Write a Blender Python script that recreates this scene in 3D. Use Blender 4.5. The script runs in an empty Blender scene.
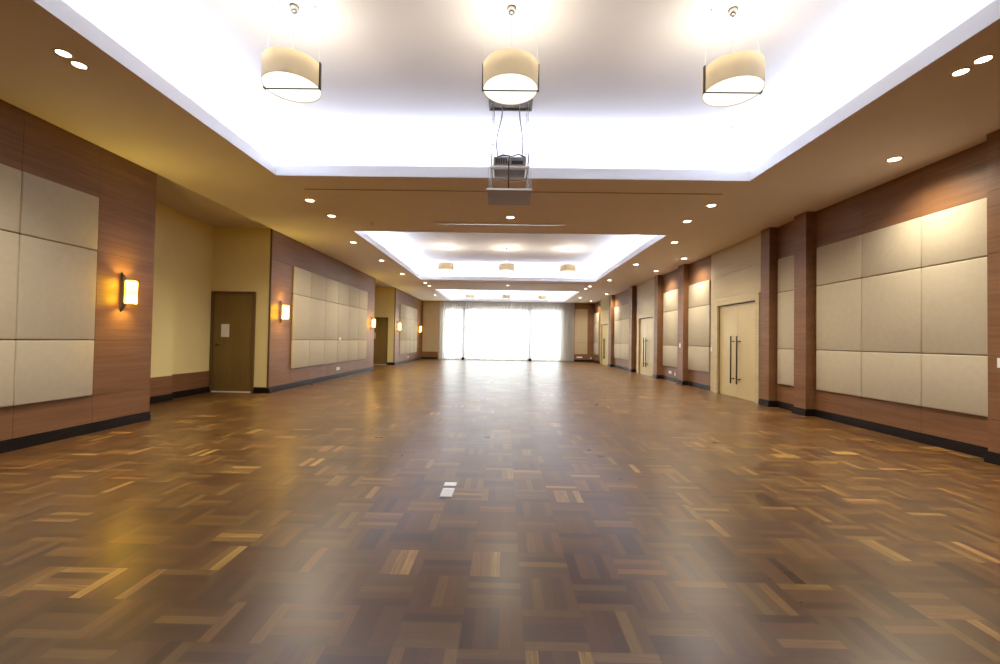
import bpy, bmesh, math, random
from mathutils import Vector, Matrix
random.seed(7)
PI = math.pi
scn = bpy.context.scene
col = scn.collection

# ------------------------------------------------------------------ room dimensions (metres)
WL, WR = -4.98, 5.26          # wall faces left / right
PX = 5.10                     # face of the wooden piers on the right wall
CH = 3.48                     # soffit height
RX = -6.25                    # back of the recesses on the left
YB = 25.6                     # window wall
YN = -4.0                     # wall behind the camera
ZC = 4.10                     # upper ceiling inside the coffers
B1, B2a, B2b, B3 = 6.0, 9.05, 16.25, 19.35
COFFERS = [(-1.3, 6.0), (9.1, 16.4), (19.65, 25.05)]
CXL, CXR = -3.28, 3.38

# ------------------------------------------------------------------ materials
def new_mat(name):
    m = bpy.data.materials.new(name); m.use_nodes = True
    nt = m.node_tree
    return m, nt, nt.nodes, nt.links, nt.nodes['Principled BSDF']

def setp(b, **k):
    for n, v in k.items():
        b.inputs[n.replace('_', ' ')].default_value = v

def rgba(c): return (c[0], c[1], c[2], 1.0)

def noise_bump(nt, b, scale, strength, dist=0.01, vec=None, detail=2):
    n = nt.nodes.new('ShaderNodeTexNoise'); n.inputs['Scale'].default_value = scale; n.inputs['Detail'].default_value = detail
    tc = nt.nodes.new('ShaderNodeNewGeometry')
    nt.links.new(vec if vec else tc.outputs['Position'], n.inputs['Vector'])
    bp = nt.nodes.new('ShaderNodeBump'); bp.inputs['Strength'].default_value = strength; bp.inputs['Distance'].default_value = dist
    nt.links.new(n.outputs['Fac'], bp.inputs['Height']); nt.links.new(bp.outputs['Normal'], b.inputs['Normal'])
    return n

def plain(name, c, rough=0.5, metal=0.0, var=0.05, scale=6, bump=0.0, bscale=200, spec=0.5):
    m, nt, N, L, b = new_mat(name)
    setp(b, Roughness=rough, Metallic=metal)
    b.inputs['Specular IOR Level'].default_value = spec
    geo = N.new('ShaderNodeNewGeometry')
    n = N.new('ShaderNodeTexNoise'); n.inputs['Scale'].default_value = scale; n.inputs['Detail'].default_value = 3
    L.new(geo.outputs['Position'], n.inputs['Vector'])
    r = N.new('ShaderNodeValToRGB')
    r.color_ramp.elements[0].color = rgba([x * (1 - var) for x in c]); r.color_ramp.elements[0].position = .3
    r.color_ramp.elements[1].color = rgba([min(1, x * (1 + var)) for x in c]); r.color_ramp.elements[1].position = .7
    L.new(n.outputs['Fac'], r.inputs['Fac']); L.new(r.outputs['Color'], b.inputs['Base Color'])
    if bump: noise_bump(nt, b, bscale, bump)
    return m

def wood(name, dark, light, axis='Y', rough=0.47, stretch=1.0, bump=.03):
    """horizontal-grain veneer; grain runs along AXIS"""
    m, nt, N, L, b = new_mat(name)
    setp(b, Roughness=rough)
    geo = N.new('ShaderNodeNewGeometry')
    mp = N.new('ShaderNodeMapping')
    L.new(geo.outputs['Position'], mp.inputs['Vector'])
    hi, lo = 38.0, 1.3 * stretch
    mp.inputs['Scale'].default_value = {'Y': (hi, lo, hi), 'X': (lo, hi, hi), 'Z': (hi, hi, lo)}[axis]
    n1 = N.new('ShaderNodeTexNoise'); n1.inputs['Scale'].default_value = 1.0; n1.inputs['Detail'].default_value = 4; n1.inputs['Roughness'].default_value = .6
    L.new(mp.outputs['Vector'], n1.inputs['Vector'])
    mp2 = N.new('ShaderNodeMapping'); L.new(geo.outputs['Position'], mp2.inputs['Vector'])
    mp2.inputs['Scale'].default_value = {'Y': (5, .5, 5), 'X': (.5, 5, 5), 'Z': (5, 5, .5)}[axis]
    n2 = N.new('ShaderNodeTexNoise'); n2.inputs['Scale'].default_value = 1.0; n2.inputs['Detail'].default_value = 2
    L.new(mp2.outputs['Vector'], n2.inputs['Vector'])
    mx = N.new('ShaderNodeMath'); mx.operation = 'MULTIPLY_ADD'
    L.new(n1.outputs['Fac'], mx.inputs[0]); mx.inputs[1].default_value = .6
    m2 = N.new('ShaderNodeMath'); m2.operation = 'MULTIPLY'; m2.inputs[1].default_value = .4
    L.new(n2.outputs['Fac'], m2.inputs[0]); L.new(m2.outputs[0], mx.inputs[2])
    r = N.new('ShaderNodeValToRGB')
    r.color_ramp.elements[0].position = .33; r.color_ramp.elements[0].color = rgba(dark)
    r.color_ramp.elements[1].position = .67; r.color_ramp.elements[1].color = rgba(light)
    L.new(mx.outputs[0], r.inputs['Fac']); L.new(r.outputs['Color'], b.inputs['Base Color'])
    bp = N.new('ShaderNodeBump'); bp.inputs['Strength'].default_value = bump; bp.inputs['Distance'].default_value = .004
    L.new(n1.outputs['Fac'], bp.inputs['Height']); L.new(bp.outputs['Normal'], b.inputs['Normal'])
    return m

def emissive(name, c, s, base=None):
    m, nt, N, L, b = new_mat(name)
    setp(b, Roughness=.5); b.inputs['Base Color'].default_value = rgba(base or c)
    b.inputs['Emission Color'].default_value = rgba(c); b.inputs['Emission Strength'].default_value = s
    return m

def parquet():
    m, nt, N, L, b = new_mat('parquet basket weave')
    def math_(op, a, bb=None, c=None):
        n = N.new('ShaderNodeMath'); n.operation = op
        for i, v in enumerate((a, bb, c)):
            if v is None: continue
            if isinstance(v, (int, float)): n.inputs[i].default_value = v
            else: L.new(v, n.inputs[i])
        return n.outputs[0]
    geo = N.new('ShaderNodeNewGeometry')
    sp = N.new('ShaderNodeSeparateXYZ'); L.new(geo.outputs['Position'], sp.inputs[0])
    P = .257
    u = math_('DIVIDE', math_('SUBTRACT', sp.outputs['X'], .095 - P * 40), P)
    v = math_('DIVIDE', math_('SUBTRACT', sp.outputs['Y'], 1.69 - P * 40), P)
    iu, iv = math_('FLOOR', u), math_('FLOOR', v)
    fu, fv = math_('FRACT', u), math_('FRACT', v)
    par = math_('MODULO', math_('ADD', iu, iv), 2.0)
    # par==0 : strips lie along X (split by fv); par==1 : strips lie along Y
    def mix(a, c):   # a when par 0, c when par 1
        return math_('ADD', math_('MULTIPLY', a, math_('SUBTRACT', 1.0, par)), math_('MULTIPLY', c, par))
    across, along = mix(fv, fu), mix(fu, fv)
    st = math_('MULTIPLY', across, 5.0)
    ist, fst = math_('FLOOR', st), math_('FRACT', st)
    cb = N.new('ShaderNodeCombineXYZ'); L.new(iu, cb.inputs[0]); L.new(iv, cb.inputs[1]); L.new(ist, cb.inputs[2])
    wn = N.new('ShaderNodeTexWhiteNoise'); wn.noise_dimensions = '3D'; L.new(cb.outputs[0], wn.inputs['Vector'])
    cbt = N.new('ShaderNodeCombineXYZ'); L.new(iu, cbt.inputs[0]); L.new(iv, cbt.inputs[1]); cbt.inputs[2].default_value = 77.3
    wt = N.new('ShaderNodeTexWhiteNoise'); wt.noise_dimensions = '3D'; L.new(cbt.outputs[0], wt.inputs['Vector'])
    # grain
    ga = math_('ADD', math_('MULTIPLY', along, 1.1), math_('MULTIPLY', iu, 3.7))
    gc = math_('ADD', math_('MULTIPLY', across, 26.0), math_('MULTIPLY', iv, 31.0))
    cg = N.new('ShaderNodeCombineXYZ'); L.new(ga, cg.inputs[0]); L.new(gc, cg.inputs[1]); L.new(wn.outputs['Value'], cg.inputs[2])
    gn = N.new('ShaderNodeTexNoise'); gn.inputs['Scale'].default_value = 1.4; gn.inputs['Detail'].default_value = 4; gn.inputs['Roughness'].default_value = .6
    L.new(cg.outputs[0], gn.inputs['Vector'])
    t = math_('ADD', .0, math_('ADD', math_('MULTIPLY', wn.outputs['Value'], .58), math_('MULTIPLY', wt.outputs['Value'], .24)))
    t = math_('ADD', t, math_('MULTIPLY', gn.outputs['Fac'], .30))
    r = N.new('ShaderNodeValToRGB')
    cr = r.color_ramp
    cr.elements[0].position = .18; cr.elements[0].color = (.050, .021, .0075, 1)
    cr.elements[1].position = .97; cr.elements[1].color = (.42, .225, .056, 1)
    for p_, c_ in ((.38, (.082, .035, .0088, 1)), (.70, (.122, .053, .0112, 1)), (.87, (.200, .096, .020, 1))):
        e = cr.elements.new(p_); e.color = c_
    L.new(t, r.inputs['Fac'])
    # hue drift per strip
    hs = N.new('ShaderNodeHueSaturation'); hs.inputs['Saturation'].default_value = 1.0
    L.new(math_('ADD', .488, math_('MULTIPLY', wn.outputs['Color'], .026)), hs.inputs['Hue'])
    L.new(r.outputs['Color'], hs.inputs['Color'])
    # joints
    def edge(f, w):
        d = math_('MINIMUM', f, math_('SUBTRACT', 1.0, f))
        return math_('LESS_THAN', d, w)
    j = math_('MAXIMUM', edge(fst, .022), math_('MAXIMUM', edge(fu, .005), edge(fv, .005)))
    mixc = N.new('ShaderNodeMix'); mixc.data_type = 'RGBA'
    L.new(math_('MULTIPLY', j, .40), mixc.inputs['Factor']); L.new(hs.outputs['Color'], mixc.inputs['A']); mixc.inputs['B'].default_value = (.03, .016, .01, 1)
    L.new(mixc.outputs['Result'], b.inputs['Base Color'])
    # wear in the varnish
    nz = N.new('ShaderNodeTexNoise'); nz.inputs['Scale'].default_value = 1.6; nz.inputs['Detail'].default_value = 5
    L.new(geo.outputs['Position'], nz.inputs['Vector'])
    ro = math_('ADD', FLOOR_ROUGH, math_('ADD', math_('MULTIPLY', math_('SUBTRACT', nz.outputs['Fac'], .5), .16), math_('MULTIPLY', math_('SUBTRACT', wn.outputs['Value'], .5), .03)))
    L.new(ro, b.inputs['Roughness'])
    b.inputs['Specular IOR Level'].default_value = FLOOR_SPEC
    nb = N.new('ShaderNodeTexNoise'); nb.inputs['Scale'].default_value = 5.0; nb.inputs['Detail'].default_value = 3
    L.new(geo.outputs['Position'], nb.inputs['Vector'])
    hgt = math_('MULTIPLY', nb.outputs['Fac'], 1.0)
    bp = N.new('ShaderNodeBump'); bp.inputs['Strength'].default_value = .04; bp.inputs['Distance'].default_value = .006
    L.new(hgt, bp.inputs['Height']); L.new(bp.outputs['Normal'], b.inputs['Normal'])
    return m

FLOOR_ROUGH, FLOOR_SPEC = .315, .82
M = {}
M['floor'] = parquet()
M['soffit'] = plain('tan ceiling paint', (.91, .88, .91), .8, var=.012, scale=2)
M['soffit_side'] = plain('darker recess ceiling', (.66, .60, .58), .8, var=.012, scale=2)  # recess ceilings get a darker tone than the main soffit
M['white'] = plain('white ceiling paint', (.88, .88, .905), .75, var=.01, scale=2)
M['track'] = plain('dark brown ceiling groove', (.36, .28, .22), .6)
M['wood'] = wood('red brown veneer', (.165, .071, .026), (.268, .130, .056), 'Y')
M['wood_x'] = wood('red brown veneer across', (.165, .071, .026), (.268, .130, .056), 'X')
M['groove'] = plain('veneer joint shadow gap', (.05, .028, .018), .7)
M['pale'] = wood('pale beige veneer', (.47, .365, .175), (.60, .48, .26), 'Y', rough=.45, bump=.01)
M['leaf'] = plain('straw coloured door laminate', (.60, .47, .22), .38, var=.03, scale=3)
M['fabric'] = plain('cream acoustic fabric', (.53, .465, .34), .9, var=.03, scale=14, bump=.15, bscale=420, spec=.2)
M['cream'] = plain('cream yellow wall paint', (.88, .77, .37), .75, var=.02, scale=1.5)
M['beige'] = plain('beige wall covering', (.50, .40, .26), .8, var=.03, scale=3)
M['door_brown'] = wood('olive brown door', (.20, .125, .034), (.255, .165, .050), 'Z', rough=.45)
M['frame_brown'] = wood('dark brown door frame', (.125, .072, .026), (.17, .10, .040), 'Z', rough=.45)
M['base'] = plain('black skirting', (.009, .006, .007), .42, var=.15, spec=.28)
M['metal'] = plain('brushed nickel', (.62, .60, .58), .28, metal=1.0, var=.04)
M['dark_metal'] = plain('dark bronze', (.055, .045, .038), .4, metal=.7, var=.1)
M['black'] = plain('black plastic', (.015, .015, .017), .45)
M['grey'] = plain('charcoal grey plastic', (.25, .24, .26), .5)
M['silver'] = plain('pale grey metal', (.62, .62, .65), .4, metal=.3)
M['plastic'] = plain('white plastic', (.82, .81, .78), .35, var=.01)
M['under_door_light'] = plain('pale strip painted as light under door', (.88, .84, .74), .35)
M['paper'] = plain('white paper', (.93, .92, .90), .7, var=.01)
M['ink'] = plain('grey print', (.30, .30, .30), .7)
M['cable'] = plain('steel cable', (.55, .53, .50), .4, metal=.8)
M['alu'] = plain('grey window aluminium', (.30, .28, .22), .4, metal=.3)
M['plate_grey'] = plain('grey lift closing panel', (.40, .345, .31), .5, var=.02)
M['opening_shade'] = plain('painted shade of lift opening', (.13, .10, .085), .6)
M['led'] = emissive('cool white cove strip', (.80, .87, 1.0), 2.4)
M['lens'] = emissive('downlight lens', (1.0, .88, .58), 4.5)
M['bulb_warm'] = emissive('pendant bulb', (1.0, .84, .60), 2.5)
M['diffuser'] = emissive('opal diffuser', (1.0, .95, .80), .36, (.8, .78, .7))
M['amber_bulb'] = emissive('amber sconce bulb', (1.0, .80, .22), 4.5)
for k_ in ('lens', 'bulb_warm', 'amber_bulb', 'diffuser'): M[k_].cycles.emission_sampling = 'NONE'
M['led'].cycles.emission_sampling = 'FRONT_BACK'
M['black_rubber'] = M['black']

def shade_mat(name, c, tr=.35):
    m, nt, N, L, b = new_mat(name)
    N.remove(b)
    out = N['Material Output']
    d = N.new('ShaderNodeBsdfDiffuse'); t = N.new('ShaderNodeBsdfTranslucent'); mx = N.new('ShaderNodeMixShader')
    geo = N.new('ShaderNodeNewGeometry'); n = N.new('ShaderNodeTexNoise'); mp = N.new('ShaderNodeMapping')
    mp.inputs['Scale'].default_value = (90, 90, 4); L.new(geo.outputs['Position'], mp.inputs['Vector']); L.new(mp.outputs['Vector'], n.inputs['Vector'])
    r = N.new('ShaderNodeValToRGB'); r.color_ramp.elements[0].color = rgba([x * .9 for x in c]); r.color_ramp.elements[1].color = rgba(c)
    L.new(n.outputs['Fac'], r.inputs['Fac']); L.new(r.outputs['Color'], d.inputs['Color']); L.new(r.outputs['Color'], t.inputs['Color'])
    mx.inputs[0].default_value = tr; L.new(d.outputs[0], mx.inputs[1]); L.new(t.outputs[0], mx.inputs[2]); L.new(mx.outputs[0], out.inputs['Surface'])
    return m
M['shade'] = shade_mat('cream silk lamp shade', (.88, .81, .65), .34)

def sheer():
    m, nt, N, L, b = new_mat('white sheer voile')
    N.remove(b); out = N['Material Output']
    d = N.new('ShaderNodeBsdfDiffuse'); t = N.new('ShaderNodeBsdfTranslucent'); p = N.new('ShaderNodeBsdfTransparent')
    d.inputs['Color'].default_value = t.inputs['Color'].default_value = (.80, .79, .77, 1)
    geo = N.new('ShaderNodeNewGeometry'); n = N.new('ShaderNodeTexNoise'); mp = N.new('ShaderNodeMapping')
    mp.inputs['Scale'].default_value = (300, 300, 300); L.new(geo.outputs['Position'], mp.inputs['Vector']); L.new(mp.outputs['Vector'], n.inputs['Vector'])
    a = N.new('ShaderNodeMixShader'); a.inputs[0].default_value = .58; L.new(d.outputs[0], a.inputs[1]); L.new(t.outputs[0], a.inputs[2])
    q = N.new('ShaderNodeMixShader'); L.new(a.outputs[0], q.inputs[1]); L.new(p.outputs[0], q.inputs[2])
    mr = N.new('ShaderNodeMapRange'); mr.inputs['To Min'].default_value = .12; mr.inputs['To Max'].default_value = .22
    L.new(n.outputs['Fac'], mr.inputs['Value']); L.new(mr.outputs[0], q.inputs[0])
    L.new(q.outputs[0], out.inputs['Surface'])
    return m
M['sheer'] = sheer()

def glass(name, tint, gl=.08, tl=0.0):
    m, nt, N, L, b = new_mat(name)
    N.remove(b); out = N['Material Output']
    p = N.new('ShaderNodeBsdfTransparent'); p.inputs['Color'].default_value = rgba(tint)
    g = N.new('ShaderNodeBsdfGlossy'); g.inputs['Roughness'].default_value = .05
    lw = N.new('ShaderNodeLayerWeight'); lw.inputs['Blend'].default_value = .2
    mu = N.new('ShaderNodeMath'); mu.operation = 'MULTIPLY'; mu.inputs[1].default_value = .6; L.new(lw.outputs['Fresnel'], mu.inputs[0])
    q = N.new('ShaderNodeMixShader'); L.new(mu.outputs[0], q.inputs[0]); L.new(p.outputs[0], q.inputs[1]); L.new(g.outputs[0], q.inputs[2])
    if tl:
        t = N.new('ShaderNodeBsdfTranslucent'); t.inputs['Color'].default_value = rgba(tint)
        q2 = N.new('ShaderNodeMixShader'); q2.inputs[0].default_value = tl; L.new(q.outputs[0], q2.inputs[1]); L.new(t.outputs[0], q2.inputs[2]); q = q2
    L.new(q.outputs[0], out.inputs['Surface'])
    return m
M['pane'] = glass('clear window glass', (.93, .95, .94))
M['amber_glass'] = glass('amber ribbed glass', (1.0, .82, .20), tl=.85)
n_ = M['amber_glass'].node_tree
e_ = n_.nodes.new('ShaderNodeEmission'); e_.inputs['Color'].default_value = (1.0, .62, .06, 1); e_.inputs['Strength'].default_value = .5
a_ = n_.nodes.new('ShaderNodeAddShader'); o_ = n_.nodes['Material Output']; src_ = o_.inputs['Surface'].links[0].from_socket
n_.links.new(src_, a_.inputs[0]); n_.links.new(e_.outputs[0], a_.inputs[1]); n_.links.new(a_.outputs[0], o_.inputs['Surface']); M['amber_glass'].cycles.emission_sampling = 'NONE'

# ------------------------------------------------------------------ mesh builder
class MB:
    def __init__(s): s.bm = bmesh.new(); s.mats = []
    def mi(s, m):
        if m not in s.mats: s.mats.append(m)
        return s.mats.index(m)
    def poly(s, pts, m):
        f = s.bm.faces.new([s.bm.verts.new(p) for p in pts]); f.material_index = s.mi(m); return f
    def box(s, x0, x1, y0, y1, z0, z1, m, bev=0.0, seg=2):
        t = bmesh.new()
        r = bmesh.ops.create_cube(t, size=1)
        for v in t.verts:
            v.co = ((x0 + x1) / 2 + v.co.x * (x1 - x0), (y0 + y1) / 2 + v.co.y * (y1 - y0), (z0 + z1) / 2 + v.co.z * (z1 - z0))
        if bev: bmesh.ops.bevel(t, geom=t.edges[:], offset=bev, segments=seg, profile=.5, affect='EDGES')
        s.merge(t, m, smooth=bool(bev and seg > 2)); return s
    def merge(s, t, m, smooth=False):
        i = s.mi(m); d = {}
        for v in t.verts: d[v] = s.bm.verts.new(v.co)
        for f in t.faces:
            try:
                g = s.bm.faces.new([d[v] for v in f.verts]); g.material_index = i; g.smooth = smooth
            except ValueError: pass
        t.free()
    def lathe(s, prof, m, c=(0, 0, 0), seg=32, smooth=True, axis='Z', a0=0, a1=2 * PI):
        full = abs(a1 - a0 - 2 * PI) < 1e-6
        n = seg if full else seg + 1
        rings = []
        for r, h in prof:
            ring = []
            for k in range(n):
                a = a0 + (a1 - a0) * k / seg
                x, y = r * math.cos(a), r * math.sin(a)
                p = (x, y, h) if axis == 'Z' else ((h, x, y) if axis == 'X' else (x, h, y))
                ring.append(s.bm.verts.new((c[0] + p[0], c[1] + p[1], c[2] + p[2])))
            rings.append(ring)
        i = s.mi(m)
        for A, B in zip(rings, rings[1:]):
            for k in range(seg):
                k2 = (k + 1) % n
                f = s.bm.faces.new((A[k], A[k2], B[k2], B[k])); f.material_index = i; f.smooth = smooth
        return rings
    def cap(s, ring, m, flip=False):
        f = s.bm.faces.new(ring if not flip else ring[::-1]); f.material_index = s.mi(m)
    def cyl(s, c, r, h, m, axis='Z', seg=24, bev=0.0):
        if bev: prof = [(r - bev, 0), (r, bev), (r, h - bev), (r - bev, h)]
        else: prof = [(r, 0), (r, h)]
        R = s.lathe(prof, m, c, seg, axis=axis)
        s.cap(R[0], m, True); s.cap(R[-1], m); return s
    def tube(s, pts, r, m, seg=8):
        pts = [Vector(p) for p in pts]; rings = []
        for k, p in enumerate(pts):
            d = (pts[min(k + 1, len(pts) - 1)] - pts[max(k - 1, 0)]).normalized()
            a = Vector((0, 0, 1)) if abs(d.z) < .9 else Vector((1, 0, 0))
            u = d.cross(a).normalized(); w = d.cross(u)
            rings.append([s.bm.verts.new(p + (u * math.cos(2 * PI * q / seg) + w * math.sin(2 * PI * q / seg)) * r) for q in range(seg)])
        i = s.mi(m)
        for A, B in zip(rings, rings[1:]):
            for q in range(seg):
                f = s.bm.faces.new((A[q], A[(q + 1) % seg], B[(q + 1) % seg], B[q])); f.material_index = i; f.smooth = True
        s.cap(rings[0], m); s.cap(rings[-1], m, True); return s
    def sphere(s, c, r, m, sz=1.0):
        t = bmesh.new(); bmesh.ops.create_uvsphere(t, u_segments=20, v_segments=12, radius=r)
        for v in t.verts: v.co = Vector((v.co.x + c[0], v.co.y + c[1], v.co.z * sz + c[2]))
        s.merge(t, m, True); return s
    def build(s, name, parent=None, origin=None, recalc=True):
        if recalc: bmesh.ops.recalc_face_normals(s.bm, faces=s.bm.faces[:])
        me = bpy.data.meshes.new(name)
        if origin is not None:
            for v in s.bm.verts: v.co -= Vector(origin)
        s.bm.to_mesh(me); s.bm.free()
        for m in s.mats: me.materials.append(m)
        o = bpy.data.objects.new(name, me); col.objects.link(o)
        if origin is not None: o.location = origin
        if parent is not None: o.parent = parent
        return o

def struct(mb, name):
    o = mb.build(name); o['kind'] = 'structure'; return o

def tag(o, label, cat, group=None):
    o['label'] = label; o['category'] = cat
    if group: o['group'] = group
    return o

def empty(name, loc, label=None, cat=None, group=None, rz=0):
    e = bpy.data.objects.new(name, None); e.empty_display_size = .1; col.objects.link(e)
    e.location = loc; e.rotation_euler = (0, 0, rz)
    if label: tag(e, label, cat, group)
    return e

def copy_tree(o, parent=None):
    c = o.copy(); col.objects.link(c)
    if parent is not None: c.parent = parent
    for ch in list(o.children): copy_tree(ch, c)
    return c

# ------------------------------------------------------------------ floor, ceiling
b = MB(); b.box(-8.0, 6.5, YN - .2, YB + .25, -.12, 0, M['floor']); struct(b, 'floor')

b = MB()
T = .14                                       # lip depth of the coffers
z0, z1 = CH, CH + T
ys = [YN - .2] + [y for c in COFFERS for y in c] + [YB + .25]
for i in range(0, len(ys), 2):
    b.box(WL + .0, WR + .4, ys[i], ys[i + 1], z0, z1, M['soffit'])
for a, c in COFFERS:
    b.box(WL + .0, CXL, a, c, z0, z1, M['soffit'])
    b.box(CXR, WR + .4, a, c, z0, z1, M['soffit'])
struct(b, 'ceiling')
b = MB()
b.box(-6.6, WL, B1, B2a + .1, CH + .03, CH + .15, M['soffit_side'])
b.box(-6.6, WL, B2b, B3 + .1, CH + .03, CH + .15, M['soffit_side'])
struct(b, 'ceiling')
SB = .27                                      # cove setback behind the lip
for i, (a, c) in enumerate(COFFERS):
    b = MB()
    x0, x1, y0, y1 = CXL - SB, CXR + SB, a - SB, c + SB
    w = M['white']; t = .05
    b.box(x0 - t, x1 + t, y0 - t, y1 + t, ZC, ZC + t, w)
    b.box(x0 - t, x0, y0 - t, y1 + t, z1, ZC, w); b.box(x1, x1 + t, y0 - t, y1 + t, z1, ZC, w)
    b.box(x0, x1, y0 - t, y0, z1, ZC, w); b.box(x0, x1, y1, y1 + t, z1, ZC, w)
    # white lip lining facing into the opening
    e = .006
    b.box(CXL, CXL + e, a, c, z0 - .004, z1 + .01, w); b.box(CXR - e, CXR, a, c, z0 - .004, z1 + .01, w)
    b.box(CXL, CXR, a, a + e, z0 - .004, z1 + .01, w); b.box(CXL, CXR, c - e, c, z0 - .004, z1 + .01, w)
    struct(b, 'ceiling')
    # LED strips lying in the trough
    run = (('left', CXL - .23, CXL - .04, a, c), ('right', CXR + .04, CXR + .23, a, c),
           ('near', CXL, CXR, a - .23, a - .04), ('far', CXL, CXR, c + .04, c + .23))
    where = ('nearest', 'middle', 'farthest')[i]
    for nm, xa, xb, ya, yb in run:
        s_ = MB(); s_.box(xa, xb, ya, yb, z1 + .006, z1 + .012, M['silver']); zl = z1 + .0125; n_seg = max(1, round(max(xb - xa, yb - ya) / .45))
        for q in range(n_seg):
            if yb - ya > xb - xa: r4 = (xa, xb, ya + (yb - ya) * q / n_seg, ya + (yb - ya) * (q + 1) / n_seg)
            else: r4 = (xa + (xb - xa) * q / n_seg, xa + (xb - xa) * (q + 1) / n_seg, ya, yb)
            tz = .065                                   # strip leans inward, outer edge higher
            hz = {'left': (tz, 0, 0, tz), 'right': (0, tz, tz, 0), 'near': (tz, tz, 0, 0), 'far': (0, 0, tz, tz)}[nm]
            s_.poly([(r4[0], r4[2], zl + hz[0]), (r4[1], r4[2], zl + hz[1]), (r4[1], r4[3], zl + hz[2]), (r4[0], r4[3], zl + hz[3])], M['led'])
        s_.box(xa - .01, xb + .01, ya - .01, yb + .01, z1 + .0005, z1 + .006, M['silver'])
        o = s_.build('cove_light_strip', recalc=False)
        tag(o, 'cool white light strip hidden along the %s edge of the %s coffer' % (nm, where), 'light strip', 'cove light strips')

# grooves of the two beams between the coffers
b = MB()
for y in (6.55, 17.0): b.box(CXL + .15, CXR - .1, y - .012, y + .012, CH - .006, CH + .002, M['track'])
struct(b, 'trim_1')

# ------------------------------------------------------------------ boards helper: veneer wall with shadow gaps
def boards_x(b, x, y0, y1, z0_, z1_, ycuts, zcuts, sgn, mat, g=.004, t=.018):
    """cladding on a wall facing sgn*X; x is the finished face"""
    ya = [y0] + [y for y in sorted(ycuts) if y0 < y < y1] + [y1]; za = [z0_] + [z for z in zcuts if z0_ < z < z1_] + [z1_]
    xa, xb = sorted((x, x - sgn * t)); xc, xd = sorted((x - sgn * t * .5, x - sgn * (t + .10)))
    b.box(xc, xd, y0 + .001, y1 - .001, z0_, z1_, M['groove'])
    for i in range(len(ya) - 1):
        for j in range(len(za) - 1):
            b.box(xa, xb, ya[i] + (g / 2 if i else 0), ya[i + 1] - (g / 2 if i < len(ya) - 2 else 0),
                  za[j] + (g / 2 if j else 0), za[j + 1] - (g / 2 if j < len(za) - 2 else 0), mat)

def skirt_x(b, x, y0, y1, sgn, h=.12):
    for d, zz0, zz1 in ((.022, 0, h * .62), (.016, h * .62, h * .80), (.009, h * .80, h)):
        xa, xb = sorted((x, x + sgn * d)); b.box(xa, xb, y0, y1, zz0, zz1, M['base'])
def skirt_y(b, y, x0, x1, sgn=-1, h=.12):
    for d, zz0, zz1 in ((.022, 0, h * .62), (.016, h * .62, h * .80), (.009, h * .80, h)):
        ya, yb = sorted((y, y + sgn * d)); b.box(x0, x1, ya, yb, zz0, zz1, M['base'])

ZR = [.45, 1.12, 2.20, 2.85]
# ------------------------------------------------------------------ left wall
b = MB()
c1 = [5.16 - .84 * k for k in range(0, 11)]
boards_x(b, WL, YN, B1, 0, CH, c1, ZR, 1, M['wood'])
b.box(RX - .3, WL - .1, YN, B1 - .002, 0, CH + .15, M['groove'])
b.box(RX - .3, WL - .0005, B1 - .020, B1, 0, CH, M['wood_x'])
struct(b, 'wall_left')
b = MB()
c2 = [9.94 + .897 * k for k in range(0, 7)]
boards_x(b, WL, B2a, B2b, 0, CH, c2, ZR, 1, M['wood'])
b.box(RX - .3, WL - .1, B2a + .1, B2b, 0, CH + .15, M['groove'])
b.box(WL - .04, WL - .0005, B2a - .012, B2a, 0, CH, M['frame_brown'])
struct(b, 'wall_left')
b = MB()
boards_x(b, WL, B3, YB, 0, CH, [20.2, 21.17, 22.14, 23.11, 24.08], ZR, 1, M['wood'])
b.box(WL - .04, WL - .0005, B3 - .012, B3, 0, CH, M['frame_brown'])
struct(b, 'wall_left')
# recesses
def recess(ya, yb, pil=True):
    b = MB()
    b.box(RX - .2, RX, ya, yb + .1, .45, CH + .03, M['cream'])
    b.box(RX - .2, RX + .012, ya, yb, 0, .45, M['wood'])
    if pil:
        b.box(RX, RX + .13, ya, ya + 1.85, .45, CH + .03, M['cream'])
        b.box(RX, RX + .142, ya, ya + 1.85, 0, .45, M['wood'])
    # door wall (faces the camera), opening for the door
    dx0, dx1, dz = -6.245, -5.30, 2.14
    b.box(dx1, WL - .02, yb, yb + .1, 0, CH + .03, M['cream'])
    b.box(RX - .1, dx0, yb, yb + .1, 0, CH + .03, M['cream'])
    b.box(dx0, dx1, yb, yb + .1, dz, CH + .03, M['cream'])
    b.box(RX, WL - .02, yb + .1, yb + .14, 0, CH, M['groove'])
    struct(b, 'wall_left')
    s = MB()
    skirt_x(s, RX + .012, ya + (1.85 if pil else 0), yb, 1)
    if pil: skirt_x(s, RX + .142, ya, ya + 1.85, 1); 
    skirt_y(s, yb, dx1 + .004, WL - .0)
    struct(s, 'baseboard_left')
recess(B1, B2a, True); recess(B2b, B3, True)
s = MB(); skirt_x(s, WL, YN, B1, 1); skirt_x(s, WL, B2a, B2b, 1); skirt_x(s, WL, B3, YB, 1); struct(s, 'baseboard_left')

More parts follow.
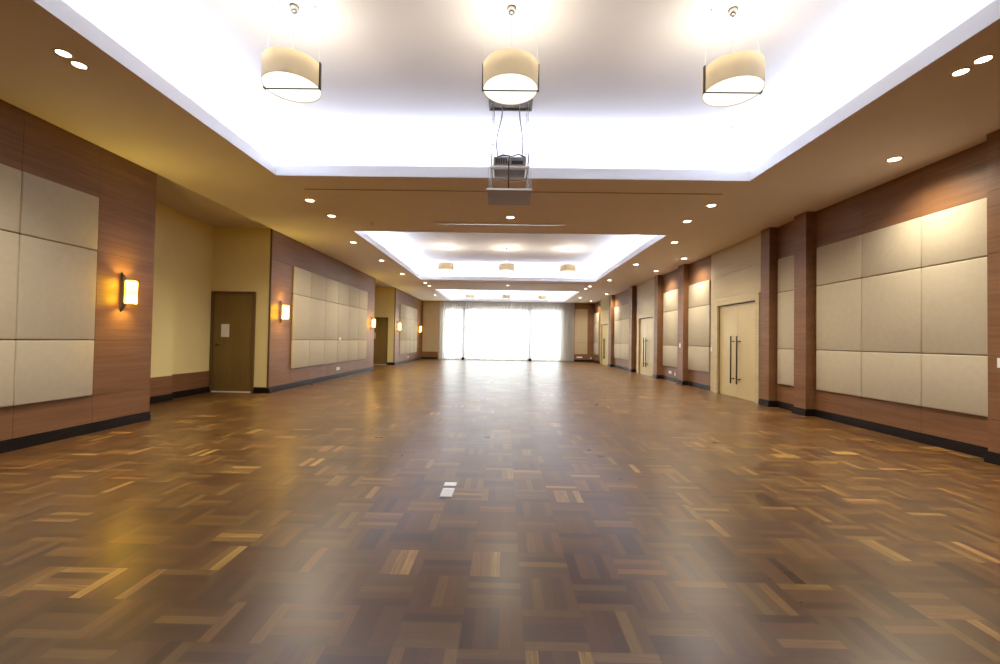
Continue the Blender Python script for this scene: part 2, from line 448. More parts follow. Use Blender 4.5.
def brown_door(n, y):
    dx0, dx1, dz = -6.243, -5.302, 2.14
    d = MB()
    d.box(dx0 + .055, dx1 - .055, y - .005, y + .04, .022, dz - .055, M['door_brown'], .003, 1)
    o = d.build('door_%d' % n); o['kind'] = 'structure'
    f = MB(); w = .05
    f.box(dx0, dx0 + w, y - .03, y + .09, 0, dz, M['frame_brown'], .004, 1); f.box(dx1 - w, dx1, y - .03, y + .09, 0, dz, M['frame_brown'], .004, 1)
    f.box(dx0 + w, dx1 - w, y - .03, y + .09, dz - w, dz, M['frame_brown'], .004, 1)
    f.build('door_frame', o)
    t = MB(); t.box(dx0 + w, dx1 - w, y - .03, y + .06, 0, .026, M['under_door_light'], .004, 1); th = t.build('under_door_light', o); th['label'] = 'pale strip painted as light under door'  # pale strip painted to stand in for light leaking under the door
    k = MB(); k.cyl((dx0 + .13, y - .005, 1.0), .026, -.012, M['dark_metal'], 'Y'); k.tube([(dx0 + .13, y - .01, 1.0), (dx0 + .13, y - .055, 1.0), (dx0 + .24, y - .055, 1.0)], .009, M['dark_metal'])
    k.build('door_handle', o)
    p = MB(); p.box(-6.025, -5.85, y - .009, y - .0055, 1.17, 1.445, M['paper'])
    q = p.build('paper_notice', origin=(-5.94, y - .007, 1.31))
    return q
q = brown_door(1, B2a); tag(q, 'white paper notice stuck on the nearer brown door of the left wall', 'notice', 'paper notices')
q = brown_door(2, B3); tag(q, 'white paper notice on the farther brown door, half hidden by the wall block', 'notice', 'paper notices')

# ------------------------------------------------------------------ right wall
b = MB()
boards_x(b, WR, YN, YB, 0, CH, [4.6 - .91 * k for k in range(0, 9)] + [5.5, 6.42, 7.32, 8.4, 12.4, 13.15, 14.4, 18.15, 19.45, 20.75, 24.2], ZR, -1, M['wood'])
struct(b, 'wall_right')
PIERS = [(2.9, 4.61), (7.36, 7.66), (8.38, 8.66), (12.40, 12.78), (14.50, 14.80), (17.42, 17.80), (20.80, 21.30)]
for i, (ya, yb) in enumerate(PIERS):
    b = MB()
    b.box(PX + .02, WR, ya + .001, yb - .001, 0, CH, M['groove'])
    zz = [0] + ZR + [CH]
    for j in range(len(zz) - 1):
        if i and j != 4 and j != 0 and False: continue
        b.box(PX, WR, ya, yb, zz[j] + (.002 if j else 0), zz[j + 1] - (.002 if j < len(zz) - 2 else 0), M['wood'])
    struct(b, 'trim_%d' % (i + 2))
s = MB()
prev = YN
PORT = [(8.70, 10.98), (14.84, 17.12), (21.36, 23.64)]
segs = []
for ya, yb in PIERS:
    skirt_x(s, PX, ya - .022, yb + .022, -1)
    for d, zz0, zz1 in ((.022, 0, .0744), (.016, .0744, .096), (.009, .096, .12)):
        s.box(PX, WR, ya - d, ya, zz0, zz1, M['base']); s.box(PX, WR, yb, yb + d, zz0, zz1, M['base'])
for ya, yb in ((YN, 2.9), (4.63, 7.34), (7.68, 8.36), (11.0, 12.38), (12.8, 14.48), (17.14, 17.4), (17.82, 20.78), (23.66, YB)):
    skirt_x(s, WR, ya, yb, -1)
struct(s, 'baseboard_right')

def portal(n, ya, yb, k):
    la, lb = ya + .20, ya + 1.78; dz = 2.11; x = 5.20
    b = MB(); F = 5.215; m = M['pale']
    g = .003
    b.box(F, WR, ya, la, 0, CH, m); b.box(F, WR, lb, yb, 0, CH, m)
    b.box(F, WR, la, lb, dz, 2.86 - g, m); b.box(F, WR, la, lb, 2.86 + g, CH, m)
    b.box(F + .008, WR, la, lb, 2.80, 2.90, M['groove'])
    # proud architrave round the doors
    a0, a1, az = la - .13, lb + .13, dz + .15; A = 5.13
    for q in ((a0, la, 0, az), (lb, a1, 0, az), (la, lb, dz, az)): b.box(A, F, q[0], q[1], q[2], q[3], m, .003, 1)
    b.box(A + .045, F, la, la + .012, 0, dz, M['frame_brown']); b.box(A + .045, F, lb - .012, lb, 0, dz, M['frame_brown']); b.box(A + .045, F, la + .012, lb - .012, dz - .014, dz, M['frame_brown'])
    struct(b, 'trim_%d' % k)
    mid = (la + lb) / 2
    for j, (p, q, hy) in enumerate(((la + .016, mid - .003, mid - .125), (mid + .003, lb - .016, mid + .125))):
        d = MB(); d.box(5.19, 5.213, p, q, .006, dz - .018, M['leaf'], .002, 1)
        o = d.build('door_%d' % (n + j)); o['kind'] = 'structure'
        h = MB(); hx = 5.115
        h.cyl((hx, hy, .31), .016, 1.07, M['dark_metal'], 'Z', 16, .003)
        for z in (.42, 1.26):
            h.cyl((hx, hy, z), .009, 5.19 - hx, M['dark_metal'], 'X', 12)
            h.cyl((5.182, hy, z), .02, .008, M['dark_metal'], 'X', 16)
        hh = h.build('door_handle', o); hh['label'] = 'tall dark bar pull handle'
n = 3
for i, (ya, yb) in enumerate(PORT):
    portal(n, ya, yb, 9 + i); n += 2

# ------------------------------------------------------------------ window wall
WX0, WX1, WZ = -3.66, 3.32, 3.04
b = MB()
Wt = .2
b.box(-5.2, WX0, YB, YB + Wt, 0, CH + .05, M['beige']); b.box(WX1, 6.0, YB, YB + Wt, 0, CH + .05, M['beige'])
b.box(WX0, WX1, YB, YB + Wt, WZ, CH + .05, M['beige'])
b.box(WX0, WX1, YB, YB + Wt, -.05, .03, M['base'])
# left of the window: wainscot and edge strip
b.box(WL, -4.0, YB - .012, YB, 0, .45, M['wood_x']); b.box(WL, -4.93, YB - .02, YB, .45, CH, M['wood_x'])
# right of the window: wainscot, panel edge, brown pier
b.box(4.06, WR, YB - .012, YB, 0, .45, M['wood_x']); b.box(4.02, 4.12, YB - .014, YB, .45, CH, M['wood_x'])
b.box(4.12, 5.0, YB - .010, YB, 3.12, CH, M['wood_x'])
b.box(4.88, WR, YB - .018, YB, .45, CH, M['wood_x'])
b.box(4.12, 4.88, YB - .0005, YB + .0005, 1.115, 1.125, M['groove'])
struct(b, 'wall_back')
s = MB(); skirt_y(s, YB - .012, WL + .03, -4.0); skirt_y(s, YB - .012, 4.06, WR - .03); struct(s, 'baseboard_back')
b = MB(); b.box(-8, 6.6, YN - .2, YN, 0, CH + .05, M['cream']); struct(b, 'wall_near')

# window: three bays with two broad mullions
wf = MB(); fy0, fy1 = YB + .06, YB + .12; A = M['alu']
wf.box(WX0, WX1, fy0, fy1, .03, .10, A, .004, 1); wf.box(WX0, WX1, fy0, fy1, WZ - .06, WZ, A, .004, 1)
for xc, w in ((WX0 + .03, .06), (WX1 - .03, .06)): wf.box(xc - w / 2, xc + w / 2, fy0, fy1, .10, WZ - .06, A, .004, 1)
for xc in (-2.47, 1.45): wf.box(xc - .12, xc + .12, YB + .02, YB + .16, .10, WZ - .06, A, .006, 1)
for xc in (-1.55, -.52, .45, 2.4): wf.box(xc - .022, xc + .022, fy0, fy1, .10, WZ - .06, A, .003, 1)
w1 = wf.build('window_1'); w1['kind'] = 'structure'
for xa, xb in ((WX0 + .06, -2.59), (-2.35, -1.572), (-1.528, -.542), (-.498, .428), (.472, 1.33), (1.57, 2.378), (2.422, WX1 - .06)):
    p = MB(); p.box(xa, xb, YB + .087, YB + .093, .10, WZ - .06, M['pane']); p.build('window_pane', w1)

# sheer curtains
def curtain(x0, x1, pitch, amp, label, seed, y=YB - .16, ztop=CH - .055):
    rnd = random.Random(seed)
    bm = bmesh.new(); n = int((x1 - x0) / pitch * 10); zs = [.012, .3, .9, 1.6, 2.3, 2.9, 3.25, ztop]
    ph = [rnd.uniform(-.5, .5) for _ in range(6)]
    grid = []
    for z in zs:
        t = (z / ztop); row = []
        for k in range(n + 1):
            u = k / n; x = x0 + (x1 - x0) * u
            a = 2 * PI * (x - x0) / pitch + 1.1 * math.sin(2.3 * x + ph[0]) + .35 * (1 - t) * math.sin(5 * x + ph[1])
            yy = y + amp * (.6 + .4 * math.sin(1.7 * x + ph[2])) * math.sin(a) * (1.0 if t < .97 else .75)
            row.append(bm.verts.new((x + .35 * amp * math.sin(2 * a + .5), yy, z)))
        grid.append(row)
    for A, B in zip(grid, grid[1:]):
        for k in range(n):
            f = bm.faces.new((A[k], A[k + 1], B[k + 1], B[k])); f.smooth = True
    # heading tape and hem
    me_ = MB(); me_.bm = bm; me_.mats = [M['sheer']]
    o = me_.build('sheer_curtain', origin=((x0 + x1) / 2, y, 0))
    return tag(o, label, 'curtain', 'sheer curtains across the window wall')
curtain(-3.92, -2.44, .15, .045, 'white sheer curtain at the left end, bunched against the beige wall', 1)
curtain(-2.44, -.55, .14, .04, 'white sheer curtain just right of the left window post', 2)
curtain(-.55, 1.46, .15, .035, 'white sheer curtain covering the middle of the window, left of the right post', 3)
curtain(1.46, 3.16, .14, .04, 'white sheer curtain just right of the right window post', 4)
curtain(3.16, 4.06, .075, .05, 'grey looking tightly gathered sheer curtain at the right end, off the glass', 5)
t = MB(); t.box(-3.95, 4.08, YB - .19, YB - .13, CH - .045, CH, M['silver'], .004, 1)
tag(t.build('curtain_track', origin=(0, YB - .16, CH)), 'pale curtain track fixed to the ceiling above the sheer curtains', 'curtain track')
for xc, w_ in ((-2.47, 'left'), (1.47, 'right')):
    t = MB(); t.box(xc - .085, xc + .085, YB - .36, YB - .24, 0, .13, M['black'], .02, 3); t.box(xc - .05, xc + .05, YB - .33, YB - .27, .13, .16, M['black'], .01, 2)
    tag(t.build('door_stop', origin=(xc, YB - .3, 0)), 'small black block on the floor at the foot of the %s window post' % w_, 'door stop', 'black blocks under the window posts')

# ------------------------------------------------------------------ padded fabric panels
ROWS = [(.45, 1.12, 'bottom'), (1.12, 2.20, 'middle'), (2.20, 2.85, 'top')]
ORD = ['first', 'second', 'third', 'fourth', 'fifth', 'sixth']
def fabric(x, sgn, ya, yb, za, zb, label, group):
    g = .0035; d = .034
    b = MB(); xa, xb = sorted((x + sgn * .001, x + sgn * d))
    b.box(xa, xb, ya + g, yb - g, za + g, zb - g, M['fabric'], .014, 3)
    o = b.build('wall_mounted_panel', origin=((xa + xb) / 2, (ya + yb) / 2, (za + zb) / 2))
    tag(o, label, 'wall panel', group); o['kind'] = 'thing'
def bank(x, sgn, cuts, names, where, group):
    for k in range(len(cuts) - 1):
        for za, zb, r in ROWS:
            c = ' %s,' % names[k] if names[k] else ''
            fabric(x, sgn, cuts[k], cuts[k + 1], za, zb, 'cream padded panel, %s row,%s %s' % (r, c, where), group)
LEFT = [o_ + ' column from left' for o_ in ORD]
bank(WL, 1, [3.46, 4.295, 5.13], ['left column', 'right column'], 'left wall beside the nearest sconce', 'padded panels on the nearest left wall')
bank(WL, 1, c2, LEFT, 'left wall past nearer brown door', 'padded panels on the second left wall block')
bank(WL, 1, [20.2, 21.17, 22.14, 23.11, 24.08], LEFT, 'left wall past farther brown door', 'padded panels on the farthest left wall block')
bank(WR, -1, [4.58, 5.47, 6.38, 7.30], ['right column', 'centre column', 'left column'], 'nearest big bank on the right wall', 'padded panels on the nearest right wall bay')
bank(WR, -1, [7.68, 8.33], [''], 'in the narrow bay between the two nearest right piers', 'padded panels in the narrow right bay')
bank(WR, -1, [11.09, 12.36], [''], 'right wall just beyond the nearest pale double door', 'padded panels beyond the nearest double door')
bank(WR, -1, [13.1, 14.32], [''], 'right wall just before the second pale double door', 'padded panels before the second double door')
bank(WR, -1, [18.1, 19.4, 20.7], ['right column', 'left column'], 'right wall beyond second pale double door', 'padded panels beyond the second double door')
bank(WR, -1, [24.2, 25.5], [''], 'right wall corner beside the window wall', 'padded panels by the window corner')

# ------------------------------------------------------------------ pendant lamps
def pendant():
    R, H = .238, .205
    e = empty('pendant_lamp', (0, 0, 0))
    zb = 3.375 - ZC                      # root is at the ceiling fixing
    s = MB(); s.lathe([(R, zb), (R, zb + H)], M['shade'], seg=56); s.lathe([(R - .004, zb + H), (R - .004, zb)], M['shade'], seg=56)
    s.lathe([(R, zb), (R - .004, zb)], M['shade'], seg=56); s.lathe([(R - .004, zb + H), (R, zb + H)], M['shade'], seg=56)
    s.build('lamp_shade', e)
    d = MB(); r = d.lathe([(R - .006, zb + .006), (R - .006, zb + .010)], M['diffuser'], seg=56); d.cap(r[0], M['diffuser'], True); d.cap(r[1], M['diffuser'])
    d.build('diffuser', e)
    k = MB()
    k.box(-R - .004, R + .004, -.006, .006, zb - .008, zb - .002, M['dark_metal'])
    for sx in (-1, 1): k.box(sx * (R + .006) - .004, sx * (R + .006) + .0035, -.016, .016, zb - .008, zb + H + .02, M['dark_metal'])
    k.build('metal_strap', e)
    c = MB(); c.lathe([(.012, -.055), (.03, -.05), (.034, -.03), (.034, 0)], M['metal'], seg=20); c.lathe([(.034, -.004), (.040, -.006), (.040, 0)], M['dark_metal'], seg=20); c.build('canopy', e)
    w = MB(); w.tube([(0, 0, -.05), (0, 0, zb + .12)], .003, M['plastic']); w.build('cord', e)
    for sx in (-1, 1):
        w = MB(); w.tube([(sx * .185, 0, 0), (sx * (R + .004), 0, zb + H + .02)], .0011, M['plastic'], 6); w.cyl((sx * .185, 0, -.022), .012, .022, M['plastic'], 'Z', 12); w.build('suspension_wire', e)
    bb = MB(); bb.sphere((0, 0, zb + .115), .032, M['bulb_warm'], 1.25); bb.build('bulb', e)
    ld = bpy.data.lights.new('pendant_uplight', 'SPOT'); ld.energy = PEND_W; ld.spot_size = math.radians(178); ld.spot_blend = .3; ld.color = (1, .88, .70); ld.shadow_soft_size = .06
    lo = bpy.data.objects.new('pendant_uplight', ld); col.objects.link(lo); lo.location = (0, 0, zb + .12); lo.rotation_euler = (PI, 0, 0); lo.parent = e
    ld = bpy.data.lights.new('pendant_downlight', 'SPOT'); ld.energy = PEND_D; ld.spot_size = math.radians(168); ld.spot_blend = .6; ld.color = (1, .92, .78); ld.shadow_soft_size = .225
    lo = bpy.data.objects.new('pendant_downlight', ld); col.objects.link(lo); lo.location = (0, 0, zb - .004); lo.parent = e
    return e
PEND_W, PEND_D = 7.5, 5
P0 = pendant(); first = True
for Y, where in ((3.7, 'nearest coffer, close to the camera'), (13.45, 'middle coffer'), (22.6, 'farthest coffer by the window')):
    for x, s_ in ((-1.9, 'left'), (.01, 'centre'), (1.93, 'right')):
        o = P0 if first else copy_tree(P0); first = False
        o.location = (x, Y, ZC)
        tag(o, 'cream drum pendant lamp, %s one hanging in the %s' % (s_, where), 'pendant lamp', 'drum pendant lamps')

# ------------------------------------------------------------------ downlights
def downlight(twin=False):
    e = empty('downlight', (0, 0, 0))
    r = MB(); r.lathe([(.062, .0), (.070, -.006), (.088, -.005), (.090, 0)], M['plastic'], seg=32); r.build('trim_ring', e)
    l = MB(); R = l.lathe([(.062, -.0006), (.062, -.003), (.03, -.006)], M['lens'], seg=28); l.cap(R[2], M['lens'], True); l.cap(R[0], M['lens']); l.build('lens', e)
    ld = bpy.data.lights.new('downlight_beam', 'SPOT'); ld.energy = SPOT_W; ld.spot_size = math.radians(146); ld.spot_blend = 1.0; ld.color = (1, .89, .70); ld.shadow_soft_size = .06
    lo = bpy.data.objects.new('downlight_beam', ld); col.objects.link(lo); lo.location = (0, 0, -.02); lo.parent = e
    return e
SPOT_W = 56
DL = [(-3.30, 7.1, 'left end of the nearest beam, closer to the camera'), (-3.30, 8.0, 'left end of the nearest beam, closer to the second coffer'),
      (3.37, 7.1, 'right end of the nearest beam, closer to the camera'), (3.37, 8.05, 'right end of the nearest beam, closer to the second coffer'),
      (.06, 7.94, 'middle of the nearest beam, below the projector'),
      (-3.67, 10.2, 'left aisle beside the middle coffer, first from the camera'), (-3.67, 12.55, 'left aisle beside the middle coffer, second from the camera'), (-3.67, 15.1, 'left aisle beside the middle coffer, third from the camera'),
      (3.80, 9.75, 'right aisle beside the middle coffer, first from the camera'), (3.80, 12.6, 'right aisle beside the middle coffer, second from the camera'), (3.82, 15.9, 'right aisle beside the middle coffer, third from the camera'),
      (-3.30, 17.45, 'left end of the farther beam, closer to the camera'), (-3.30, 18.4, 'left end of the farther beam, closer to the window'),
      (3.46, 17.75, 'right end of the farther beam, closer to the camera'), (3.45, 18.6, 'right end of the farther beam, closer to the window'), (.08, 17.87, 'middle of the farther beam'),
      (-3.67, 22.2, 'left aisle beside the farthest coffer'), (3.88, 22.5, 'right aisle beside the farthest coffer'),
      (4.70, 5.25, 'above the big bank of panels on the right'), (4.78, 11.6, 'near the right wall, above the bay past the nearest double door'), (4.76, 13.7, 'near the right wall, before the second double door'),
      (4.80, 20.5, 'near the right wall, before the farthest double door'), (4.78, 24.2, 'near the right wall, closest to the window wall'),
      (-3.64, 3.42, 'upper left of the picture, nearer one of two side by side'), (-3.66, 3.57, 'upper left of the picture, farther one of two side by side'),
      (3.74, 3.40, 'upper right of the picture, nearer one of two side by side'), (3.73, 3.56, 'upper right of the picture, farther one of two side by side')]
D0 = None
for x, y, lab in DL:
    o = D0 if D0 is None else copy_tree(D0)
    if D0 is None: D0 = o = downlight()
    o.location = (x, y, CH); s_ = .72 if y < 4 and abs(x) < 4 else 1.0
    o.scale = (s_, s_, 1)
    tag(o, 'lit round ceiling downlight, ' + lab, 'downlight', 'recessed ceiling downlights')

# ------------------------------------------------------------------ wall sconces
def sconce():
    e = empty('wall_sconce', (0, 0, 0))     # back plate centre, facing +X
    p = MB(); bm = p.bm; m = M['dark_metal']
    prof = [(.0, .255), (.034, .20), (.052, .15), (.056, .0), (.052, -.15), (.034, -.20), (.0, -.255)]
    wid = [.008, .020, .030, .032, .030, .020, .008]
    A = []
    for (x, z), w in zip(prof, wid):
        A.append([bm.verts.new((x, -w, z)), bm.verts.new((x + .006, 0, z)), bm.verts.new((x, w, z)), bm.verts.new((x - .012, w * .9, z)), bm.verts.new((x - .012, -w * .9, z))])
    for P_, Q in zip(A, A[1:]):
        for k in range(5): f = bm.faces.new((P_[k], P_[(k + 1) % 5], Q[(k + 1) % 5], Q[k])); f.material_index = p.mi(m)
    p.cap(A[0], m); p.cap(A[-1], m, True)
    p.build('back_plate', e)
    s = MB(); n = 48; cx = .128
    def rib(a): return .057 + .003 * math.cos(a * 18)
    rings = []
    for z in (-.145, .145): rings.append([s.bm.verts.new((cx + rib(2 * PI * k / 72) * math.cos(2 * PI * k / 72), rib(2 * PI * k / 72) * math.sin(2 * PI * k / 72), z)) for k in range(72)])
    i = s.mi(M['amber_glass'])
    for k in range(72): f = s.bm.faces.new((rings[0][k], rings[0][(k + 1) % 72], rings[1][(k + 1) % 72], rings[1][k])); f.material_index = i; f.smooth = True
    s.build('glass_shade', e)
    for z in (-.155, .145):
        k = MB(); k.lathe([(.064, 0), (.064, .01), (.053, .01), (.053, 0), (.064, 0)], M['dark_metal'], (cx, 0, z), 32)
        k.box(.04, .080, -.01, .01, z + .001, z + .009, M['dark_metal']); k.build('shade_ring', e)
    k = MB(); k.tube([(.05, 0, 0), (cx, 0, 0)], .008, M['dark_metal']); k.build('bracket', e)
    for z in (-.075, .075):
        bb = MB(); bb.sphere((cx, 0, z), .026, M['amber_bulb'], 1.3); bb.build('bulb', e)
    ld = bpy.data.lights.new('sconce_light', 'POINT'); ld.energy = SCONCE_W; ld.color = (1, .68, .12); ld.shadow_soft_size = .03
    for z in (-.085, .085):
        lo = bpy.data.objects.new('sconce_light', ld); col.objects.link(lo); lo.location = (cx, 0, z); lo.parent = e
    return e
SCONCE_W = 22
S0 = None
for y, lab in ((5.50, 'beside the nearest padded panels on the left wall'), (9.42, 'between the nearer brown door and the second bank of panels'),
               (15.78, 'at the far end of the second bank, by farther door'), (19.62, 'just past the farther brown door'),
               (24.50, 'at the far left near the window wall')):
    if S0 is None: o = S0 = sconce()
    else: o = copy_tree(S0)
    o.location = (WL, y, 1.74)
    tag(o, 'lit amber glass wall sconce, ' + lab, 'wall sconce', 'amber wall sconces on the left wall')

# ------------------------------------------------------------------ projector on its ceiling lift
LX, LY0, LY1, PZ = .02, 4.80, 5.33, 2.885
lift = empty('projector_lift', (LX, (LY0 + LY1) / 2, ZC), 'motorised ceiling lift lowering the projector on chains behind the centre pendant', 'projector lift')
def lp(mb, name): 
    o = mb.build(name, lift, origin=None)
    o.matrix_parent_inverse = Matrix.Translation(-Vector(lift.location)); return o
b = MB(); w = .265
b.box(LX - w, LX + w, LY0 - .02, LY1 + .02, ZC - .006, ZC - .001, M['opening_shade'])  # flat plate, its dark colour painted as the shade inside the lift opening
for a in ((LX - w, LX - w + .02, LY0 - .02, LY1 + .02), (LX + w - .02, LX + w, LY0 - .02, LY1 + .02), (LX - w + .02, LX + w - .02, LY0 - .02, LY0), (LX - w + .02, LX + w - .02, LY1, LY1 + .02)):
    b.box(a[0], a[1], a[2], a[3], ZC - .022, ZC - .006, M['opening_shade'])
lp(b, 'ceiling_box')
b = MB(); b.box(LX - .255, LX + .255, LY0, LY1, PZ, PZ + .018, M['plate_grey'], .003, 1); b.box(LX - .257, LX + .257, LY0 - .006, LY0, PZ, PZ + .02, M['silver'])
o = lp(b, 'closing_panel'); o['label'] = 'grey closing panel hanging under the projector'
trz = 3.16
b = MB()
for q in ((LX - .215, LX + .215, LY1 - .075, LY1 - .05), (LX - .215, LX + .215, LY0 + .09, LY0 + .105), (LX - .215, LX - .195, LY0 + .04, LY1 - .05), (LX + .195, LX + .215, LY0 + .04, LY1 - .05)):
    b.box(q[0], q[1], q[2], q[3], trz, trz + .012, M['silver'], .002, 1)
b.box(LX - .225, LX + .225, LY0 + .03, LY0 + .042, trz - .006, trz + .018, M['silver'])
for sx in (-1, 1):
    for y in (LY0 + .04, LY1 - .06):
        b.tube([(LX + sx * .215, y, PZ + .018), (LX + sx * .215, y, trz + .17)], .005, M['silver'], 8)
        b.tube([(LX + sx * .24, y, PZ + .018), (LX + sx * .24, y, trz + .04)], .004, M['silver'], 8)
    b.box(LX + sx * .215 - .006, LX + sx * .215 + .006, LY0 + .04, LY1 - .06, trz + .165, trz + .177, M['silver'])
lp(b, 'carriage')
for sx in (-1, 1):
    for y in (LY0 + .04, LY1 - .06):
        b = MB(); n = 8
        b.tube([(LX + sx * .2, y, trz + .17), (LX + sx * .2, y, ZC - .02)], .0035, M['cable'], 6)
        for k in range(1, n): b.sphere((LX + sx * .2, y, trz + .17 + (ZC - .02 - trz - .17) * k / n), .009, M['cable'], .8)
        lp(b, 'hoist_chain')
b = MB(); b.tube([(LX - .2, LY0 + .04, 3.52), (LX + .2, LY0 + .04, 3.52)], .003, M['cable'], 6); lp(b, 'spreader_bar')
for sx, dx in ((-1, .03), (1, -.02)):
    b = MB(); pts = []
    for k in range(13):
        t_ = k / 12; pts.append((LX + sx * (.14 - .02 * math.sin(t_ * PI)) + dx * math.sin(t_ * 2 * PI), LY0 + .15, ZC - .02 - t_ * (ZC - .02 - 3.33)))
    b.tube(pts, .007, M['grey'], 8); lp(b, 'power_cable')
b = MB(); b.tube([(LX - .01, LY0 + .02, 3.27), (LX - .012, LY0 + .005, 3.20), (LX - .012, LY0 + .01, 3.05), (LX - .01, LY0 + .04, PZ + .02)], .007, M['black'], 8); lp(b, 'pull_cord')
# the projector itself, standing on the carriage tray
pc = (LX, (LY0 + LY1) / 2, trz + .0125)
prj = empty('projector', pc, 'dark grey projector standing on the hanging lift tray with cables on top', 'projector')
b = MB(); b.box(-.185, .185, -.2, .17, .012, .125, M['grey'], .016, 3); b.build('body', prj)
b = MB()
for k in range(7): b.box(-.16 + k * .02, -.15 + k * .02, -.204, -.199, .04, .10, M['black'])
b.box(.02, .15, -.203, -.199, .035, .075, M['black']); b.build('rear_vents', prj)
b = MB(); b.cyl((.06, .165, .07), .045, .035, M['black'], 'Y', 28, .004); b.build('lens', prj)
b = MB(); b.cyl((-.015, -.21, .085), .016, .012, M['plastic'], 'Y', 16); b.build('cable_plug', prj)
for sx in (-1, 1):
    b = MB(); b.cyl((sx * .14, -.15, 0), .018, .014, M['black']); b.build('foot', prj)
b = MB()
pts = [(-.17, -.12, .137), (-.08, -.16, .160), (.02, -.14, .150), (.10, -.17, .162), (.18, -.15, .137)]
b.tube(pts, .008, M['black'], 8); b.tube([(-.15, -.05, .133), (-.05, -.1, .152), (.07, -.06, .150), (.16, -.08, .133)], .008, M['black'], 8)
b.tube([(-.12, -.16, .133), (-.10, -.10, .17), (-.02, -.12, .165), (.03, -.17, .135)], .006, M['grey'], 8); b.build('cable_coil', prj)

# ------------------------------------------------------------------ small fittings
b = MB(); b.box(-1.45, 1.12, 8.365, 8.43, CH - .016, CH + .002, M['metal'], .005, 2)
tag(b.build('ceiling_mounted_screen', origin=(-.16, 8.4, CH)), 'slim white bar of the rolled up projection screen in the beam ceiling', 'projection screen')['kind'] = 'thing'
b = MB(); b.cyl((-2.65, 8.38, CH - .02), .03, .022, M['plastic'], 'Z', 20, .004); b.cyl((-2.65, 8.38, CH - .05), .008, .03, M['metal'], 'Z', 12); b.cyl((-2.65, 8.38, CH - .056), .02, .006, M['metal'], 'Z', 16)
tag(b.build('ceiling_sprinkler', origin=(-2.65, 8.38, CH)), 'tiny ceiling sprinkler head left of the projection screen slot', 'sprinkler')['kind'] = 'thing'
for x, s_ in ((-2.98, 'left'), (3.02, 'right')):
    b = MB(); R = b.lathe([(.068, 0), (.068, -.016), (.058, -.032), (.03, -.040)], M['plastic'], (x, 5.75, ZC - .0005), 28); b.cap(R[3], M['plastic'], True); b.cap(R[0], M['plastic'])
    tag(b.build('smoke_detector', origin=(x, 5.75, ZC)), 'white smoke detector on the %s side of the nearest coffer ceiling' % s_, 'smoke detector', 'smoke detectors')

def wall_plate(name, c, face, w, h, label, cat, group, rockers=1, socket=False):
    """plate lying on a wall; face = '+X', '-X' or '-Y'"""
    b = MB(); P_ = M['plastic']
    def bx(u0, u1, v0, v1, d0, d1, m, bev=0):
        if face == '+X': b.box(c[0] + d0, c[0] + d1, c[1] + u0, c[1] + u1, c[2] + v0, c[2] + v1, m, bev, 2)
        elif face == '-X': b.box(c[0] - d1, c[0] - d0, c[1] + u0, c[1] + u1, c[2] + v0, c[2] + v1, m, bev, 2)
        else: b.box(c[0] + u0, c[0] + u1, c[1] - d1, c[1] - d0, c[2] + v0, c[2] + v1, m, bev, 2)
    bx(-w / 2, w / 2, -h / 2, h / 2, .0006, .010, P_, .002)
    if socket:
        for k in range(rockers):
            u = (k - (rockers - 1) / 2) * w / rockers
            for du, dv in ((-.011, -.006), (.011, -.006), (0, .012)): bx(u + du - .003, u + du + .003, dv - .006, dv + .006, .0098, .0106, M['black'])
    else:
        for k in range(rockers):
            u = (k - (rockers - 1) / 2) * w / rockers * .9; bx(u - .012, u + .012, -h * .28, h * .28, .010, .0135, P_, .0015)
    o = b.build(name, origin=c); tag(o, label, cat, group)
wall_plate('wall_socket', (WL, 12.8, .27), '+X', .24, .085, 'white double wall socket low on the left wall under the second bank of panels', 'wall socket', 'wall sockets', 2, True)
wall_plate('wall_socket', (WL, 22.06, .27), '+X', .24, .085, 'white wall socket low on the left wall under the farthest panels', 'wall socket', 'wall sockets', 2, True)
wall_plate('wall_socket', (WL + .046, 12.78, 1.16), '+X', .15, .08, 'white wall plate on the padded panels of the second bank, left wall', 'wall socket', 'wall sockets', 1, True)
wall_plate('wall_socket', (WR, 13.75, .27), '-X', .22, .085, 'white socket low in the bay before the second double door, farther one', 'wall socket', 'wall sockets', 2, True)
wall_plate('wall_socket', (WR, 13.35, .24), '-X', .10, .085, 'small white socket low in the bay before the second double door, nearer one', 'wall socket', 'wall sockets', 1, True)
wall_plate('wall_socket', (4.42, YB - .012, .26), '-Y', .34, .085, 'white socket row on the low brown panel right of the curtains', 'wall socket', 'wall sockets', 3, True)
wall_plate('wall_socket', (5.10, YB - .012, .22), '-Y', .10, .085, 'small white socket near the far right corner on the low brown panel', 'wall socket', 'wall sockets', 1, True)
wall_plate('light_switch', (5.215, 10.93, 1.06), '-X', .07, .115, 'white light switch beside the nearest double door', 'light switch', 'light switches')
wall_plate('light_switch', (PX, 12.60, 1.13), '-X', .085, .12, 'white light switch on the pier between the two nearest double doors', 'light switch', 'light switches')
wall_plate('light_switch', (PX, 4.44, 1.05), '-X', .15, .10, 'white light switch at the right edge of the picture on the nearest pier', 'light switch', 'light switches', 2)

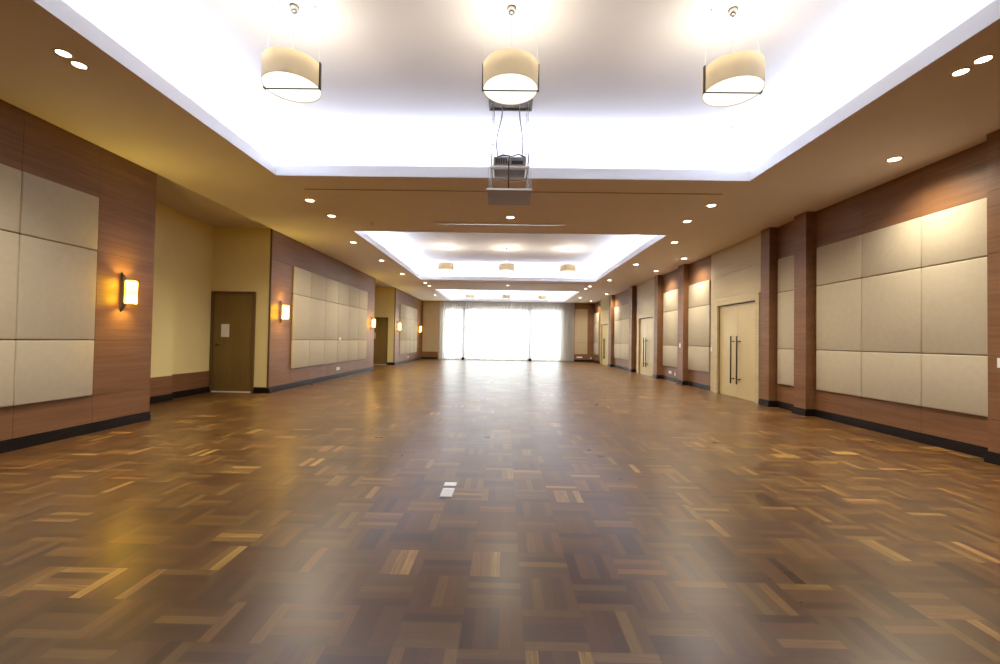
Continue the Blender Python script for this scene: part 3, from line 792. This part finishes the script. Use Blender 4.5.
fb = MB(); fb.box(-.482, -.382, 3.275, 3.478, .0005, .006, M['silver'], .002, 1); fb.box(-.474, -.39, 3.285, 3.468, .006, .0085, M['plastic'], .002, 1)
for y in (3.33, 3.37, 3.41): fb.box(-.462, -.402, y - .002, y + .002, .0082, .0088, M['ink'])
tag(fb.build('floor_socket', origin=(-.43, 3.38, 0)), 'larger white socket plate let into the parquet, nearer the camera', 'floor socket', 'floor socket plates')
fb = MB(); fb.box(-.485, -.382, 3.515, 3.615, .0005, .006, M['silver'], .002, 1); fb.box(-.477, -.39, 3.524, 3.606, .006, .0085, M['plastic'], .002, 1)
tag(fb.build('floor_socket', origin=(-.43, 3.565, 0)), 'smaller white socket plate let into the parquet, just behind the larger one', 'floor socket', 'floor socket plates')

# ------------------------------------------------------------------ world, camera, view
w = bpy.data.worlds.new('overcast sky'); scn.world = w; w.use_nodes = True
w.cycles.sampling_method = 'NONE'
bg = w.node_tree.nodes['Background']; bg.inputs['Color'].default_value = (.93, .97, 1.0, 1); bg.inputs['Strength'].default_value = 2.3

cd = bpy.data.cameras.new('camera'); cam = bpy.data.objects.new('camera', cd); col.objects.link(cam)
cd.sensor_width = 36; cd.lens = 430 / 1000 * 36; cd.clip_start = .02; cd.clip_end = 200
r_ = Vector((0.99979089, 0.01202626, 0.01653943)); u_ = Vector((-0.01630796, -0.0190967, 0.99968463)); f_ = Vector((-0.01233832, 0.99974531, 0.01889658))
cam.matrix_world = Matrix(((r_.x, u_.x, -f_.x, 0), (r_.y, u_.y, -f_.y, 0), (r_.z, u_.z, -f_.z, 1.2), (0, 0, 0, 1)))
scn.camera = cam
scn.view_settings.view_transform = 'Standard'; scn.view_settings.look = 'None'; scn.view_settings.gamma = 1.0
scn.view_settings.use_curve_mapping = False
scn.view_settings.exposure = 2.06
c = scn.cycles
c.use_denoising = True
c.max_bounces = 10; c.diffuse_bounces = 6; c.glossy_bounces = 4; c.transparent_max_bounces = 12
c.sample_clamp_indirect = 3.0; c.caustics_reflective = False; c.caustics_refractive = False
